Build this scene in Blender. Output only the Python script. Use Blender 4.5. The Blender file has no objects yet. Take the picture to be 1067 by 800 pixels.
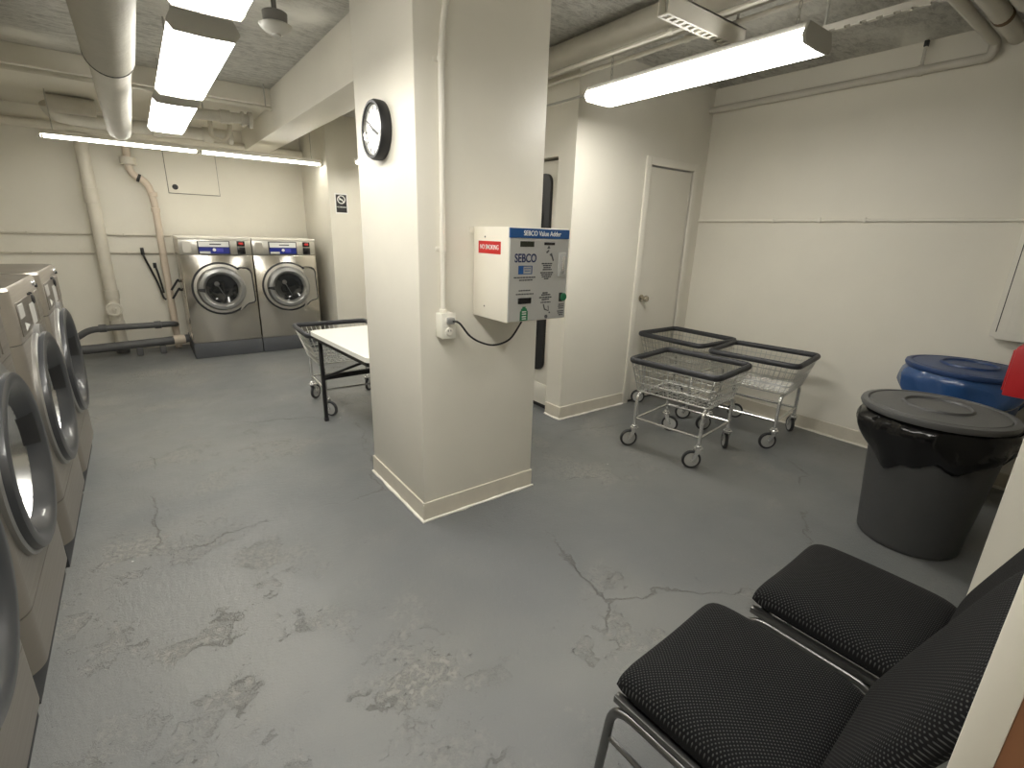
import bpy, bmesh, math, random
from mathutils import Vector, Matrix
random.seed(4)
PI = math.pi
C = bpy.context.scene.collection
scene = bpy.context.scene

# ------------------------------------------------------------------ materials
def new_mat(name):
    m = bpy.data.materials.new(name); m.use_nodes = True
    return m, m.node_tree.nodes, m.node_tree.links, m.node_tree.nodes['Principled BSDF']

def mat(name, col, rough=.5, metal=0., spec=.5, var=0., vscale=6., bump=0., bscale=60., coat=0., emit=0., ecol=None):
    m, N, L, P = new_mat(name)
    P.inputs['Base Color'].default_value = (*col, 1)
    P.inputs['Roughness'].default_value = rough
    P.inputs['Metallic'].default_value = metal
    P.inputs['Specular IOR Level'].default_value = spec
    P.inputs['Coat Weight'].default_value = coat
    if emit:
        P.inputs['Emission Color'].default_value = (*(ecol or col), 1)
        P.inputs['Emission Strength'].default_value = emit
    tc = N.new('ShaderNodeTexCoord')
    if var:
        n = N.new('ShaderNodeTexNoise'); n.inputs['Scale'].default_value = vscale; n.inputs['Detail'].default_value = 5
        L.new(tc.outputs['Object'], n.inputs['Vector'])
        r = N.new('ShaderNodeMapRange'); r.inputs[3].default_value = 1 - var; r.inputs[4].default_value = 1 + var
        L.new(n.outputs['Fac'], r.inputs[0])
        mx = N.new('ShaderNodeVectorMath'); mx.operation = 'SCALE'; mx.inputs[0].default_value = col
        L.new(r.outputs[0], mx.inputs['Scale']); L.new(mx.outputs[0], P.inputs['Base Color'])
    if bump:
        n = N.new('ShaderNodeTexNoise'); n.inputs['Scale'].default_value = bscale; n.inputs['Detail'].default_value = 4
        L.new(tc.outputs['Object'], n.inputs['Vector'])
        b = N.new('ShaderNodeBump'); b.inputs['Strength'].default_value = bump; b.inputs['Distance'].default_value = .01
        L.new(n.outputs['Fac'], b.inputs['Height']); L.new(b.outputs[0], P.inputs['Normal'])
    return m

def brushed(name, col, rough, sx, sy, sz, metal=1.):
    m, N, L, P = new_mat(name)
    P.inputs['Metallic'].default_value = metal
    tc = N.new('ShaderNodeTexCoord'); mp = N.new('ShaderNodeMapping'); mp.inputs['Scale'].default_value = (sx, sy, sz)
    n = N.new('ShaderNodeTexNoise'); n.inputs['Scale'].default_value = 3; n.inputs['Detail'].default_value = 4
    L.new(tc.outputs['Object'], mp.inputs['Vector']); L.new(mp.outputs[0], n.inputs['Vector'])
    r = N.new('ShaderNodeMapRange'); r.inputs[3].default_value = rough * .75; r.inputs[4].default_value = rough * 1.3
    L.new(n.outputs['Fac'], r.inputs[0]); L.new(r.outputs[0], P.inputs['Roughness'])
    P.inputs['Base Color'].default_value = (*col, 1)
    b = N.new('ShaderNodeBump'); b.inputs['Strength'].default_value = .04; b.inputs['Distance'].default_value = .004
    L.new(n.outputs['Fac'], b.inputs['Height']); L.new(b.outputs[0], P.inputs['Normal'])
    return m

def ramp(N, L, src, p0, p1):
    r = N.new('ShaderNodeMapRange'); r.clamp = True
    r.inputs[1].default_value = p0; r.inputs[2].default_value = p1
    L.new(src, r.inputs[0]); return r.outputs[0]
def noise(N, L, vec, scale, detail=5, rough=.55, dist=0.):
    n = N.new('ShaderNodeTexNoise'); n.inputs['Scale'].default_value = scale; n.inputs['Detail'].default_value = detail
    n.inputs['Roughness'].default_value = rough; n.inputs['Distortion'].default_value = dist
    L.new(vec, n.inputs['Vector']); return n.outputs['Fac']
def mul(N, L, a, b, op='MULTIPLY'):
    m = N.new('ShaderNodeMath'); m.operation = op
    for i, v in enumerate((a, b)):
        if isinstance(v, (int, float)): m.inputs[i].default_value = v
        else: L.new(v, m.inputs[i])
    return m.outputs[0]
def mixc(N, L, fac, a, b):
    m = N.new('ShaderNodeMix'); m.data_type = 'RGBA'
    L.new(fac, m.inputs['Factor'])
    for k, v in ((6, a), (7, b)):
        if isinstance(v, tuple): m.inputs[k].default_value = (*v, 1)
        else: L.new(v, m.inputs[k])
    return m.outputs[2]

def floor_mat():
    m, N, L, P = new_mat('floor_paint')
    tc = N.new('ShaderNodeTexCoord'); V = tc.outputs['Object']
    big = noise(N, L, V, .9, 4); mid = noise(N, L, V, 2.6, 9, .68); fine = noise(N, L, V, 42, 8, .75); grit = noise(N, L, V, 140, 3, .7)
    zone = ramp(N, L, noise(N, L, V, .8, 3, .5, .4), .42, .58)          # areas where the paint is worn
    col = mixc(N, L, ramp(N, L, big, .3, .7), (.122, .128, .131), (.154, .159, .158))
    col = mixc(N, L, mul(N, L, zone, .45), col, (.205, .202, .186))
    patch = mul(N, L, mul(N, L, ramp(N, L, mid, .52, .58), ramp(N, L, fine, .46, .54)), zone)
    col = mixc(N, L, mul(N, L, patch, .6), col, (.30, .292, .265))
    pit = mul(N, L, mul(N, L, ramp(N, L, fine, .40, .34), ramp(N, L, mid, .47, .56)), mul(N, L, zone, .8, 'ADD'))
    col = mixc(N, L, mul(N, L, pit, .5), col, (.075, .072, .064))
    edge = mul(N, L, ramp(N, L, mul(N, L, mul(N, L, mid, .535, 'SUBTRACT'), 0, 'ADD'), .012, .0), ramp(N, L, mid, .522, .535))
    edge = mul(N, L, mul(N, L, edge, ramp(N, L, noise(N, L, V, 9, 3), .48, .56)), zone)
    col = mixc(N, L, mul(N, L, edge, .45), col, (.085, .082, .075))
    wv = N.new('ShaderNodeTexNoise'); wv.inputs['Scale'].default_value = 4; wv.inputs['Detail'].default_value = 9; wv.inputs['Roughness'].default_value = .65
    L.new(V, wv.inputs['Vector'])
    add = N.new('ShaderNodeMix'); add.data_type = 'VECTOR'; add.inputs['Factor'].default_value = .2
    L.new(V, add.inputs[4]); L.new(wv.outputs['Color'], add.inputs[5])
    vo = N.new('ShaderNodeTexVoronoi'); vo.feature = 'DISTANCE_TO_EDGE'; vo.inputs['Scale'].default_value = .85
    L.new(add.outputs[1], vo.inputs['Vector'])
    crack = mul(N, L, ramp(N, L, vo.outputs['Distance'], .0042, .0012), ramp(N, L, noise(N, L, V, 1.3, 3), .47, .54))
    col = mixc(N, L, mul(N, L, crack, .55), col, (.075, .07, .06))
    vc = N.new('ShaderNodeTexVoronoi'); vc.inputs['Scale'].default_value = 6; L.new(V, vc.inputs['Vector'])
    chip = mul(N, L, ramp(N, L, vc.outputs['Distance'], .038, .028), ramp(N, L, noise(N, L, V, 5, 2), .60, .62))
    col = mixc(N, L, chip, col, (.66, .65, .60))
    L.new(col, P.inputs['Base Color'])
    ro = mul(N, L, mul(N, L, ramp(N, L, mid, .35, .7), .14), .40, 'ADD')
    ro = mul(N, L, ro, mul(N, L, patch, .25), 'ADD')
    L.new(ro, P.inputs['Roughness']); P.inputs['Specular IOR Level'].default_value = .6
    h = mul(N, L, mul(N, L, fine, .5), mul(N, L, patch, -.5), 'ADD')
    h = mul(N, L, h, mul(N, L, pit, -.8), 'ADD'); h = mul(N, L, h, mul(N, L, crack, -1.), 'ADD'); h = mul(N, L, h, mul(N, L, edge, -.6), 'ADD')
    h = mul(N, L, h, mul(N, L, mid, 1.2), 'ADD'); h = mul(N, L, h, mul(N, L, grit, .15), 'ADD')
    b = N.new('ShaderNodeBump'); b.inputs['Strength'].default_value = .6; b.inputs['Distance'].default_value = .007
    L.new(h, b.inputs['Height']); L.new(b.outputs[0], P.inputs['Normal'])
    return m

def wall_mat(name, col, rough=.42, bump=.18):
    m, N, L, P = new_mat(name)
    tc = N.new('ShaderNodeTexCoord'); V = tc.outputs['Object']
    c = mixc(N, L, ramp(N, L, noise(N, L, V, 1.3, 5), .3, .7), tuple(k * .95 for k in col), tuple(k * 1.03 for k in col))
    L.new(c, P.inputs['Base Color']); P.inputs['Roughness'].default_value = rough; P.inputs['Specular IOR Level'].default_value = .4
    h = mul(N, L, noise(N, L, V, 3, 4), mul(N, L, noise(N, L, V, 90, 2), .08), 'ADD')
    b = N.new('ShaderNodeBump'); b.inputs['Strength'].default_value = bump; b.inputs['Distance'].default_value = .02
    L.new(h, b.inputs['Height']); L.new(b.outputs[0], P.inputs['Normal'])
    return m

def ceil_mat():
    m, N, L, P = new_mat('rough_ceiling')
    tc = N.new('ShaderNodeTexCoord'); V = tc.outputs['Object']
    mp = N.new('ShaderNodeMapping'); mp.inputs['Scale'].default_value = (1, 2.4, 1); L.new(V, mp.inputs['Vector'])
    mask = ramp(N, L, noise(N, L, V, .9, 3), .36, .50)
    f = noise(N, L, mp.outputs[0], 11, 10, .82, .5)
    c = mixc(N, L, mul(N, L, ramp(N, L, f, .46, .60), mask), (.76, .745, .68), (.48, .465, .415))
    L.new(c, P.inputs['Base Color']); P.inputs['Roughness'].default_value = .6
    h = mul(N, L, f, mask)
    b = N.new('ShaderNodeBump'); b.inputs['Strength'].default_value = .9; b.inputs['Distance'].default_value = .06
    L.new(h, b.inputs['Height']); L.new(b.outputs[0], P.inputs['Normal'])
    return m

def fabric_mat(name, axes):
    m, N, L, P = new_mat(name)
    tc = N.new('ShaderNodeTexCoord'); sx = N.new('ShaderNodeSeparateXYZ'); L.new(tc.outputs['Object'], sx.inputs[0])
    cx = N.new('ShaderNodeCombineXYZ')
    L.new(sx.outputs[axes[0]], cx.inputs[0]); L.new(sx.outputs[axes[1]], cx.inputs[1])
    mp = N.new('ShaderNodeMapping'); mp.inputs['Rotation'].default_value = (0, 0, PI / 4); L.new(cx.outputs[0], mp.inputs['Vector'])
    vo = N.new('ShaderNodeTexVoronoi'); vo.voronoi_dimensions = '2D'; vo.inputs['Scale'].default_value = 150; vo.inputs['Randomness'].default_value = 0
    L.new(mp.outputs[0], vo.inputs['Vector'])
    d = ramp(N, L, vo.outputs['Distance'], .30, .14)
    L.new(mixc(N, L, d, (.004, .004, .0046), (.058, .058, .057)), P.inputs['Base Color'])
    P.inputs['Roughness'].default_value = .85; P.inputs['Specular IOR Level'].default_value = .2
    b = N.new('ShaderNodeBump'); b.inputs['Strength'].default_value = .5; b.inputs['Distance'].default_value = .002
    L.new(d, b.inputs['Height']); L.new(b.outputs[0], P.inputs['Normal'])
    return m

WALL = wall_mat('cream_wall', (.74, .71, .625))
TRIMW = mat('trim_white', (.76, .73, .65), .35, var=.05, vscale=9)
BASE = mat('baseboard_paint', (.60, .56, .47), .4, var=.10, vscale=14)
DOORW = mat('door_paint', (.70, .67, .59), .38, var=.03)
FLOOR = floor_mat(); CEIL = ceil_mat()
PIPEW = mat('pipe_paint', (.60, .565, .48), .45, var=.10, vscale=8, bump=.25, bscale=25)
PIPEC = mat('ceiling_pipe_paint', (.54, .515, .45), .5, var=.10, vscale=10, bump=.15, bscale=30)
PIPEP = mat('peach_pipe', (.62, .53, .43), .5, var=.08, vscale=8)
PIPEG = mat('grey_pipe', (.085, .085, .085), .45, var=.2, vscale=20)
LAG = mat('pipe_lagging', (.62, .60, .54), .5, var=.08, vscale=5, bump=.6, bscale=14)
LAG_UNLIT = mat('pipe_lagging_unlit', (.40, .385, .33), .55, var=.1, vscale=6, bump=.4, bscale=14)  # darker copy of the lagging, the unlit tone is put into the colour
SEAM = mat('dark_seam', (.05, .048, .045), .7)
WSTEEL = brushed('washer_steel', (.315, .288, .252), .36, 1, 1, 40, .8)
WDARK = brushed('washer_fascia', (.20, .182, .158), .42, 1, 1, 40, .8)
STEEL = brushed('stainless', (.52, .49, .435), .17, 60, 1, 1)
STEELC = brushed('stainless_panel', (.58, .56, .51), .32, 60, 1, 1)
CHROME = mat('chrome', (.70, .70, .68), .2, .8)
CHROMED = mat('door_trim_chrome', (.55, .55, .54), .22, 1.)
RING = mat('door_ring_grey', (.036, .038, .042), .30, coat=.25)
RINGL = mat('door_ring_silver', (.36, .36, .35), .30, .8)
GLASSD = mat('dark_door_glass', (.010, .011, .012), .05, spec=.7)
DRUM = mat('drum_steel', (.20, .20, .20), .3, .9, bump=.2, bscale=40)
BLACK = mat('black_plastic', (.012, .012, .013), .45)
RUBBER = mat('black_rubber', (.022, .023, .026), .55)
BUMPER = mat('cart_bumper', (.028, .029, .033), .5, bump=.2, bscale=60)
PLINTH = mat('washer_plinth', (.07, .074, .082), .5, var=.06)
WIRE = mat('cart_wire', (.52, .52, .49), .36, .85)
WHEELG = mat('wheel_grey', (.42, .42, .40), .5)
LAMW = mat('table_laminate', (.80, .79, .73), .3)
GREYP = mat('barrel_grey', (.055, .056, .057), .5, var=.12, vscale=7, bump=.12, bscale=50)
LIDG = mat('barrel_lid_grey', (.085, .086, .086), .42, var=.12, vscale=8, bump=.1, bscale=40)
BLUEP = mat('barrel_blue', (.018, .048, .145), .42, var=.08)
BAGK = mat('black_bag', (.005, .005, .0055), .14, spec=.4, bump=.5, bscale=11)
BAGB = mat('blue_bag', (.025, .075, .21), .22, coat=.3, bump=.6, bscale=14)
RED = mat('alarm_red', (.36, .012, .016), .4, var=.1)
CABW = mat('machine_ivory', (.80, .76, .66), .35)
CABG = brushed('machine_face', (.50, .50, .48), .4, 50, 1, 1, .35)
BLUE = mat('header_blue', (.012, .075, .24), .4)
DBLUE = mat('logo_blue', (.01, .02, .09), .45)
WHITE = mat('white_print', (.85, .85, .82), .5)
STKRED = mat('sticker_red', (.55, .015, .015), .4)
GREEN = mat('green_print', (.01, .14, .055), .45)
PRINT = mat('grey_print', (.09, .09, .095), .6)
LCD = mat('lcd_dark', (.006, .006, .007), .15)
SCRBLUE = mat('display_blue', (.012, .022, .13), .25, emit=.06, ecol=(.03, .05, .5))
REDLED = mat('red_digits', (.4, .02, .02), .4, emit=.12, ecol=(1, .05, .04))
PAPER = mat('pale_label', (.62, .62, .58), .5)
LABELG = mat('label_grey', (.46, .45, .42), .4, .1)
CHFRAME = mat('chair_frame_steel', (.16, .16, .155), .28, .9)
FABS = fabric_mat('dotted_seat_fabric', (0, 1)); FABB = fabric_mat('dotted_back_fabric', (0, 2))
FIXM = mat('fixture_metal', (.42, .41, .37), .45)
BROWN = mat('brown_wood', (.23, .10, .045), .45, var=.15, vscale=5)
OUTW = mat('outlet_plastic', (.78, .76, .68), .35)
NICKEL = mat('satin_nickel', (.52, .48, .40), .25, 1.)
DRYW = mat('dryer_enamel', (.74, .71, .63), .3)
CLOCKF = mat('clock_face', (.78, .78, .74), .25, coat=.8)
SENSD = mat('sensor_grey', (.14, .135, .12), .5)
LENS = mat('lit_diffuser', (.9, .88, .8), .4, emit=10.4, ecol=(1, .97, .90))
LENSS = mat('lit_diffuser_side', (.85, .83, .76), .4, emit=4.2, ecol=(1, .97, .90))
LENSR = mat('lit_wrap_diffuser', (.9, .88, .8), .4, emit=11.2, ecol=(1, .97, .90))
TUBEL = mat('lit_tube', (.9, .9, .85), .4, emit=6.8, ecol=(1, .965, .87))
TUBEB = mat('lit_bright_tube', (.9, .9, .85), .4, emit=17., ecol=(1, .965, .87))

# ------------------------------------------------------------------ mesh helpers
def nb(): return bmesh.new()
def box(bm, x0, x1, y0, y1, z0, z1, bev=0., seg=2, M=None):
    m = Matrix.Translation(((x0+x1)/2, (y0+y1)/2, (z0+z1)/2)) @ Matrix.Diagonal((abs(x1-x0), abs(y1-y0), abs(z1-z0), 1))
    if M is not None: m = M @ m
    vs = bmesh.ops.create_cube(bm, size=1, matrix=m)['verts']
    if bev:
        es = list({e for v in vs for e in v.link_edges})
        bmesh.ops.bevel(bm, geom=es, offset=bev, segments=seg, affect='EDGES', profile=.5)
    return bm
def fillet(pts, r, k=6):
    pts = [Vector(p) for p in pts]; out = [pts[0]]
    for a, b, c in zip(pts, pts[1:], pts[2:]):
        u = (a-b); v = (c-b); d = min(r, u.length*.49, v.length*.49); u.normalize(); v.normalize()
        p, q = b+u*d, b+v*d
        for i in range(k+1):
            t = i/k; out.append(p*(1-t)**2 + b*2*t*(1-t) + q*t*t)
    out.append(pts[-1]); return out
def tube(bm, pts, r, n=8, closed=False, caps=True, squash=None):
    pts = [Vector(p) for p in pts]; K = len(pts); rings = []; nrm = None
    rr = r if isinstance(r, (list, tuple)) else [r]*K
    for i in range(K):
        if closed: t = pts[(i+1) % K]-pts[i-1]
        elif i == 0: t = pts[1]-pts[0]
        elif i == K-1: t = pts[-1]-pts[-2]
        else: t = (pts[i+1]-pts[i]).normalized()+(pts[i]-pts[i-1]).normalized()
        t.normalize()
        if nrm is None:
            nrm = t.cross(Vector((0, 0, 1)))
            if nrm.length < .1: nrm = t.cross(Vector((0, 1, 0)))
        nrm = nrm - t*nrm.dot(t); nrm.normalize(); b = t.cross(nrm)
        rings.append([bm.verts.new(pts[i] + nrm*rr[i]*math.cos(2*PI*(j+.5)/n) + b*rr[i]*math.sin(2*PI*(j+.5)/n)) for j in range(n)])
    for i in range(K if closed else K-1):
        A, B = rings[i], rings[(i+1) % K]
        for j in range(n): bm.faces.new((A[j], A[(j+1) % n], B[(j+1) % n], B[j]))
    if caps and not closed:
        bm.faces.new(rings[0][::-1]); bm.faces.new(rings[-1])
    return bm
def lathe(bm, prof, n=32, M=None, a0=0., a1=2*PI):
    M = M or Matrix(); full = abs(a1-a0-2*PI) < 1e-6; rings = []
    for r, z in prof:
        if r < 1e-6: rings.append([bm.verts.new(M @ Vector((0, 0, z)))])
        else: rings.append([bm.verts.new(M @ Vector((r*math.cos(a0+(a1-a0)*j/(n if full else n-1)), r*math.sin(a0+(a1-a0)*j/(n if full else n-1)), z))) for j in range(n)])
    for A, B in zip(rings, rings[1:]):
        for j in range(n if full else n-1):
            k = (j+1) % n
            if len(A) == 1 and len(B) == 1: continue
            if len(A) == 1: f = (A[0], B[j], B[k])
            elif len(B) == 1: f = (A[j], B[0], A[k])
            else: f = (A[j], B[j], B[k], A[k])
            try: bm.faces.new(f)
            except ValueError: pass
    return bm
def prism(bm, poly, z0, z1, M=None):
    M = M or Matrix()
    a = [bm.verts.new(M @ Vector((x, y, z0))) for x, y in poly]; b = [bm.verts.new(M @ Vector((x, y, z1))) for x, y in poly]
    n = len(poly); bm.faces.new(a[::-1]); bm.faces.new(b)
    for i in range(n): bm.faces.new((a[i], a[(i+1) % n], b[(i+1) % n], b[i]))
    return bm
def rrect(x0, x1, y0, y1, r, k=6):
    out = []
    for cx, cy, a in ((x1-r, y1-r, 0), (x0+r, y1-r, PI/2), (x0+r, y0+r, PI), (x1-r, y0+r, 1.5*PI)):
        for i in range(k+1):
            t = a+PI/2*i/k; out.append((cx+r*math.cos(t), cy+r*math.sin(t)))
    return out
AXX = Matrix.Rotation(PI/2, 4, 'Y')      # local z -> +x
AXNX = Matrix.Rotation(-PI/2, 4, 'Y')
AXNY = Matrix.Rotation(PI/2, 4, 'X')     # local z -> -y
T = Matrix.Translation

def obj(name, bm, m, parent=None, label=None, sharp=40):
    bmesh.ops.recalc_face_normals(bm, faces=bm.faces)
    for f in bm.faces: f.smooth = True
    for e in bm.edges:
        if len(e.link_faces) == 2 and e.calc_face_angle(0) > math.radians(sharp): e.smooth = False
    me = bpy.data.meshes.new(name); bm.to_mesh(me); bm.free()
    me.materials.append(m)
    o = bpy.data.objects.new(name, me); C.objects.link(o)
    if parent: o.parent = parent
    if label: o['label'] = label
    return o
def tag(o, label, cat, group=None):
    o['label'] = label; o['category'] = cat
    if group: o['group'] = group
    return o
def thing(name, label, cat, loc=(0, 0, 0), rz=0., group=None):
    o = bpy.data.objects.new(name, None); C.objects.link(o); o.empty_display_size = .1
    o.location = loc; o.rotation_euler = (0, 0, rz)
    return tag(o, label, cat, group)
def struct(name, bm, m, parent=None):
    o = obj(name, bm, m, parent)
    if not parent: o['kind'] = 'structure'
    return o
def dup(root, loc, rz, label, group=None):
    def cp(o, par):
        c = o.copy(); C.objects.link(c); c.parent = par
        for ch in [k for k in bpy.data.objects if k.parent == o]: cp(ch, c)
        return c
    r = cp(root, None); r.location = loc; r.rotation_euler = (0, 0, rz); r['label'] = label
    if group: r['group'] = group
    return r
def text(name, body, size, m, parent, M, squeeze=1., ext=.0006, align='CENTER'):
    cu = bpy.data.curves.new('lettering', 'FONT'); cu.body = body; cu.size = size; cu.extrude = ext; cu.offset = size*(.018 if size > .04 else .006)
    cu.align_x = align; cu.align_y = 'CENTER'
    t = bpy.data.objects.new('lettering', cu); C.objects.link(t)
    dg = bpy.context.evaluated_depsgraph_get()
    me = bpy.data.meshes.new_from_object(t.evaluated_get(dg)); bpy.data.objects.remove(t); bpy.data.curves.remove(cu)
    me.transform(M @ Matrix.Diagonal((squeeze, 1, 1, 1))); me.materials.clear(); me.materials.append(m); me.name = name
    o = bpy.data.objects.new(name, me); C.objects.link(o); o.parent = parent
    return o
FNY = Matrix.Rotation(PI/2, 4, 'X')                                   # lettering facing -y, reading along +x
FNX = Matrix.Rotation(-PI/2, 4, 'Z') @ Matrix.Rotation(PI/2, 4, 'X')  # lettering facing -x, reading along -y

# ------------------------------------------------------------------ the setting
CZ = 2.70
struct('floor', box(nb(), -1.65, 4.3, -1.0, 7.4, -.1, 0), FLOOR)
struct('ceiling', box(nb(), -1.65, 4.3, -1.0, 7.4, CZ, CZ+.1), CEIL)
struct('wall_left', box(nb(), -1.65, -1.55, -1.0, 7.4, 0, CZ), WALL)
struct('wall_back', box(nb(), -1.55, 2.0, 7.3, 7.4, 0, CZ), WALL)
struct('wall_right', box(nb(), 4.2, 4.3, -1.0, 2.89, 0, CZ), WALL)
struct('wall_front', box(nb(), -1.55, 4.2, -1.0, -.9, 0, CZ), WALL)
struct('wall_corner', box(nb(), 1.9, 2.704, 6.2, 7.3, 0, CZ, .004), WALL)
# wall with the door: pieces round the door opening
DX0, DX1, DT = 3.44, 4.02, 2.03
bm = nb(); box(bm, 2.604, DX0, 2.79, 2.89, 0, CZ); box(bm, DX1, 4.2, 2.79, 2.89, 0, CZ); box(bm, DX0, DX1, 2.79, 2.89, DT, CZ)
struct('wall_door_side', bm, WALL)
bm = nb(); box(bm, 2.604, 2.704, 2.89, 2.97, 0, CZ); box(bm, 2.604, 2.704, 3.70, 6.2, 0, CZ); box(bm, 2.604, 2.704, 2.97, 3.70, 2.02, CZ)
struct('wall_dryer_side', bm, WALL)
bm = nb(); box(bm, 2.704, 3.5, 3.70, 3.75, 0, CZ); box(bm, 3.45, 3.5, 2.89, 3.70, 0, CZ)
struct('wall_dryer_recess', bm, WALL)
struct('wall_stub', box(nb(), 2.0, 2.2, -.9, .16, 0, CZ, .004), WALL)
# column
CX0, CX1, CY0, CY1 = 1.0, 1.705, 2.05, 2.735
struct('trim_1', box(nb(), CX0, CX1, CY0, CY1, 0, CZ, .006), WALL).name = 'column'
bpy.data.objects['column']['kind'] = 'structure'
bm = nb()
for a in ((CX0-.006, CX1+.006, CY0-.008, CY0+.01), (CX0-.008, CX0+.01, CY0-.006, CY1+.006), (CX1-.01, CX1+.008, CY0, CY1+.006)):
    box(bm, *a, 0, .107, .003, 1)
struct('baseboard_column', bm, BASE)
def sealing(name, pts):     # wavering line of white caulk along a baseboard
    bm = nb(); out = []
    for (a, b) in zip(pts, pts[1:]):
        n = max(3, int((Vector(b)-Vector(a)).length/.04))
        for i in range(n): 
            p = Vector(a).lerp(Vector(b), i/n); out.append(p+Vector((random.uniform(-.003, .003), random.uniform(-.003, .003), 0)))
    out.append(Vector(pts[-1])); tube(bm, out, [random.uniform(.006, .012) for _ in out], 6); return struct(name, bm, TRIMW)
sealing('trim_2', [(.988, 2.74, .003), (.988, 2.04, .003), (1.72, 2.04, .003)])
bm = nb(); box(bm, 2.596, DX0-.07, 2.780, 2.80, 0, .107, .003, 1); struct('baseboard_door_side', bm, BASE)
bm = nb(); box(bm, 2.594, 2.61, 2.782, 2.965, 0, .107, .003, 1); struct('baseboard_dryer_side', bm, BASE)
bm = nb(); box(bm, 4.19, 4.21, -.9, 2.789, 0, .107, .003, 1); struct('baseboard_right', bm, BASE)
bm = nb(); box(bm, -1.54, .36, 7.288, 7.31, 0, .1, .003, 1); struct('baseboard_back', bm, BASE)
sealing('trim_3', [(4.186, 2.70, .003), (4.186, -.3, .003)])
sealing('trim_4', [(2.592, 2.96, .003), (2.592, 2.777, .003), (DX0-.07, 2.777, .003)])
# beams
struct('trim_5', box(nb(), 1.23, 1.50, 2.735, 7.3, 2.335, CZ, .008), WALL).name = 'beam_long'
bpy.data.objects['beam_long']['kind'] = 'structure'
struct('trim_6', box(nb(), -1.55, 1.23, 5.58, 7.3, 2.56, CZ, .006), WALL).name = 'beam_cross'
bpy.data.objects['beam_cross']['kind'] = 'structure'
# door
bm = nb(); box(bm, DX0+.004, DX1-.004, 2.80, 2.84, .012, DT-.012, .002, 1)
door = struct('door_1', bm, DOORW)
bm = nb(); lathe(bm, [(.032, 0), (.032, .006), (.013, .010), (.012, .035), (.026, .042), (.029, .055), (.024, .068), (0, .072)], 20, T((3.505, 2.80, .955)) @ AXNY); obj('door_knob', bm, NICKEL, door)
bm = nb()
for z in (1.75, .3): tube(bm, [(DX1-.012, 2.797, z), (DX1-.012, 2.797, z+.09)], .007, 8)
obj('hinge', bm, TRIMW, door)
bm = nb()
box(bm, DX0-.062, DX0, 2.776, 2.80, 0, DT+.06, .004); box(bm, DX1, DX1+.062, 2.776, 2.80, 0, DT+.06, .004); box(bm, DX0, DX1, 2.776, 2.80, DT, DT+.06, .004)
struct('trim_7', bm, TRIMW)
bm = nb(); box(bm, DX0, DX1, 2.792, 2.88, 0, .010); struct('trim_8', bm, SEAM)
# narrow painted jamb board by the camera
bm = nb(); box(bm, .60, .70, -.010, .0185, 0, CZ, .002); nd = struct('trim_9', bm, DOORW)
bm = nb(); box(bm, .603, .70, -.030, -.0098, 0, CZ, .001, 1); obj('wood_strip', bm, BROWN, nd)

# ------------------------------------------------------------------ front-loading washers, left row (front faces +x)
def washer_poly(dx, w=.384, r=.085):
    pts = [(-.76, -w)]
    for i in range(11):
        a = -PI/2 + PI/2*i/10; pts.append((dx-r+r*math.cos(a), -w+r+r*math.sin(a)))
    for i in range(11):
        a = PI/2*i/10; pts.append((dx-r+r*math.cos(a), w-r+r*math.sin(a)))
    pts.append((-.76, w)); return pts
def washer_body(z0, z1, zc, rc):      # shell with a round opening in the flat of its front
    bm = nb(); P = washer_poly(0); n = len(P); fi = 11      # edge 11 -> 12 is the flat front
    a = [bm.verts.new((x, y, z0)) for x, y in P]; b = [bm.verts.new((x, y, z1)) for x, y in P]
    bm.faces.new(a[::-1]); bm.faces.new(b)
    for i in range(n):
        if i != fi: bm.faces.new((a[i], a[(i+1) % n], b[(i+1) % n], b[i]))
    y0, y1 = P[fi][1], P[fi+1][1]; K = 64; R = []; Q = []
    cs = [math.atan2(z-zc, y) for y, z in ((y1, z1), (y0, z1), (y0, z0), (y1, z0))]
    ang = sorted([-PI+2*PI*k/K for k in range(K)] + cs)
    for t in ang:
        c, s_ = math.cos(t), math.sin(t)
        k = min((y1/c if c > 1e-9 else 1e9), (y0/c if c < -1e-9 else 1e9), ((z1-zc)/s_ if s_ > 1e-9 else 1e9), ((z0-zc)/s_ if s_ < -1e-9 else 1e9))
        R.append(bm.verts.new((0, k*c, zc+k*s_))); Q.append(bm.verts.new((0, rc*c, zc+rc*s_)))
    m = len(ang)
    for i in range(m): bm.faces.new((R[i], R[(i+1) % m], Q[(i+1) % m], Q[i]))
    bmesh.ops.remove_doubles(bm, verts=bm.verts, dist=.0004)
    return bm
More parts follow.
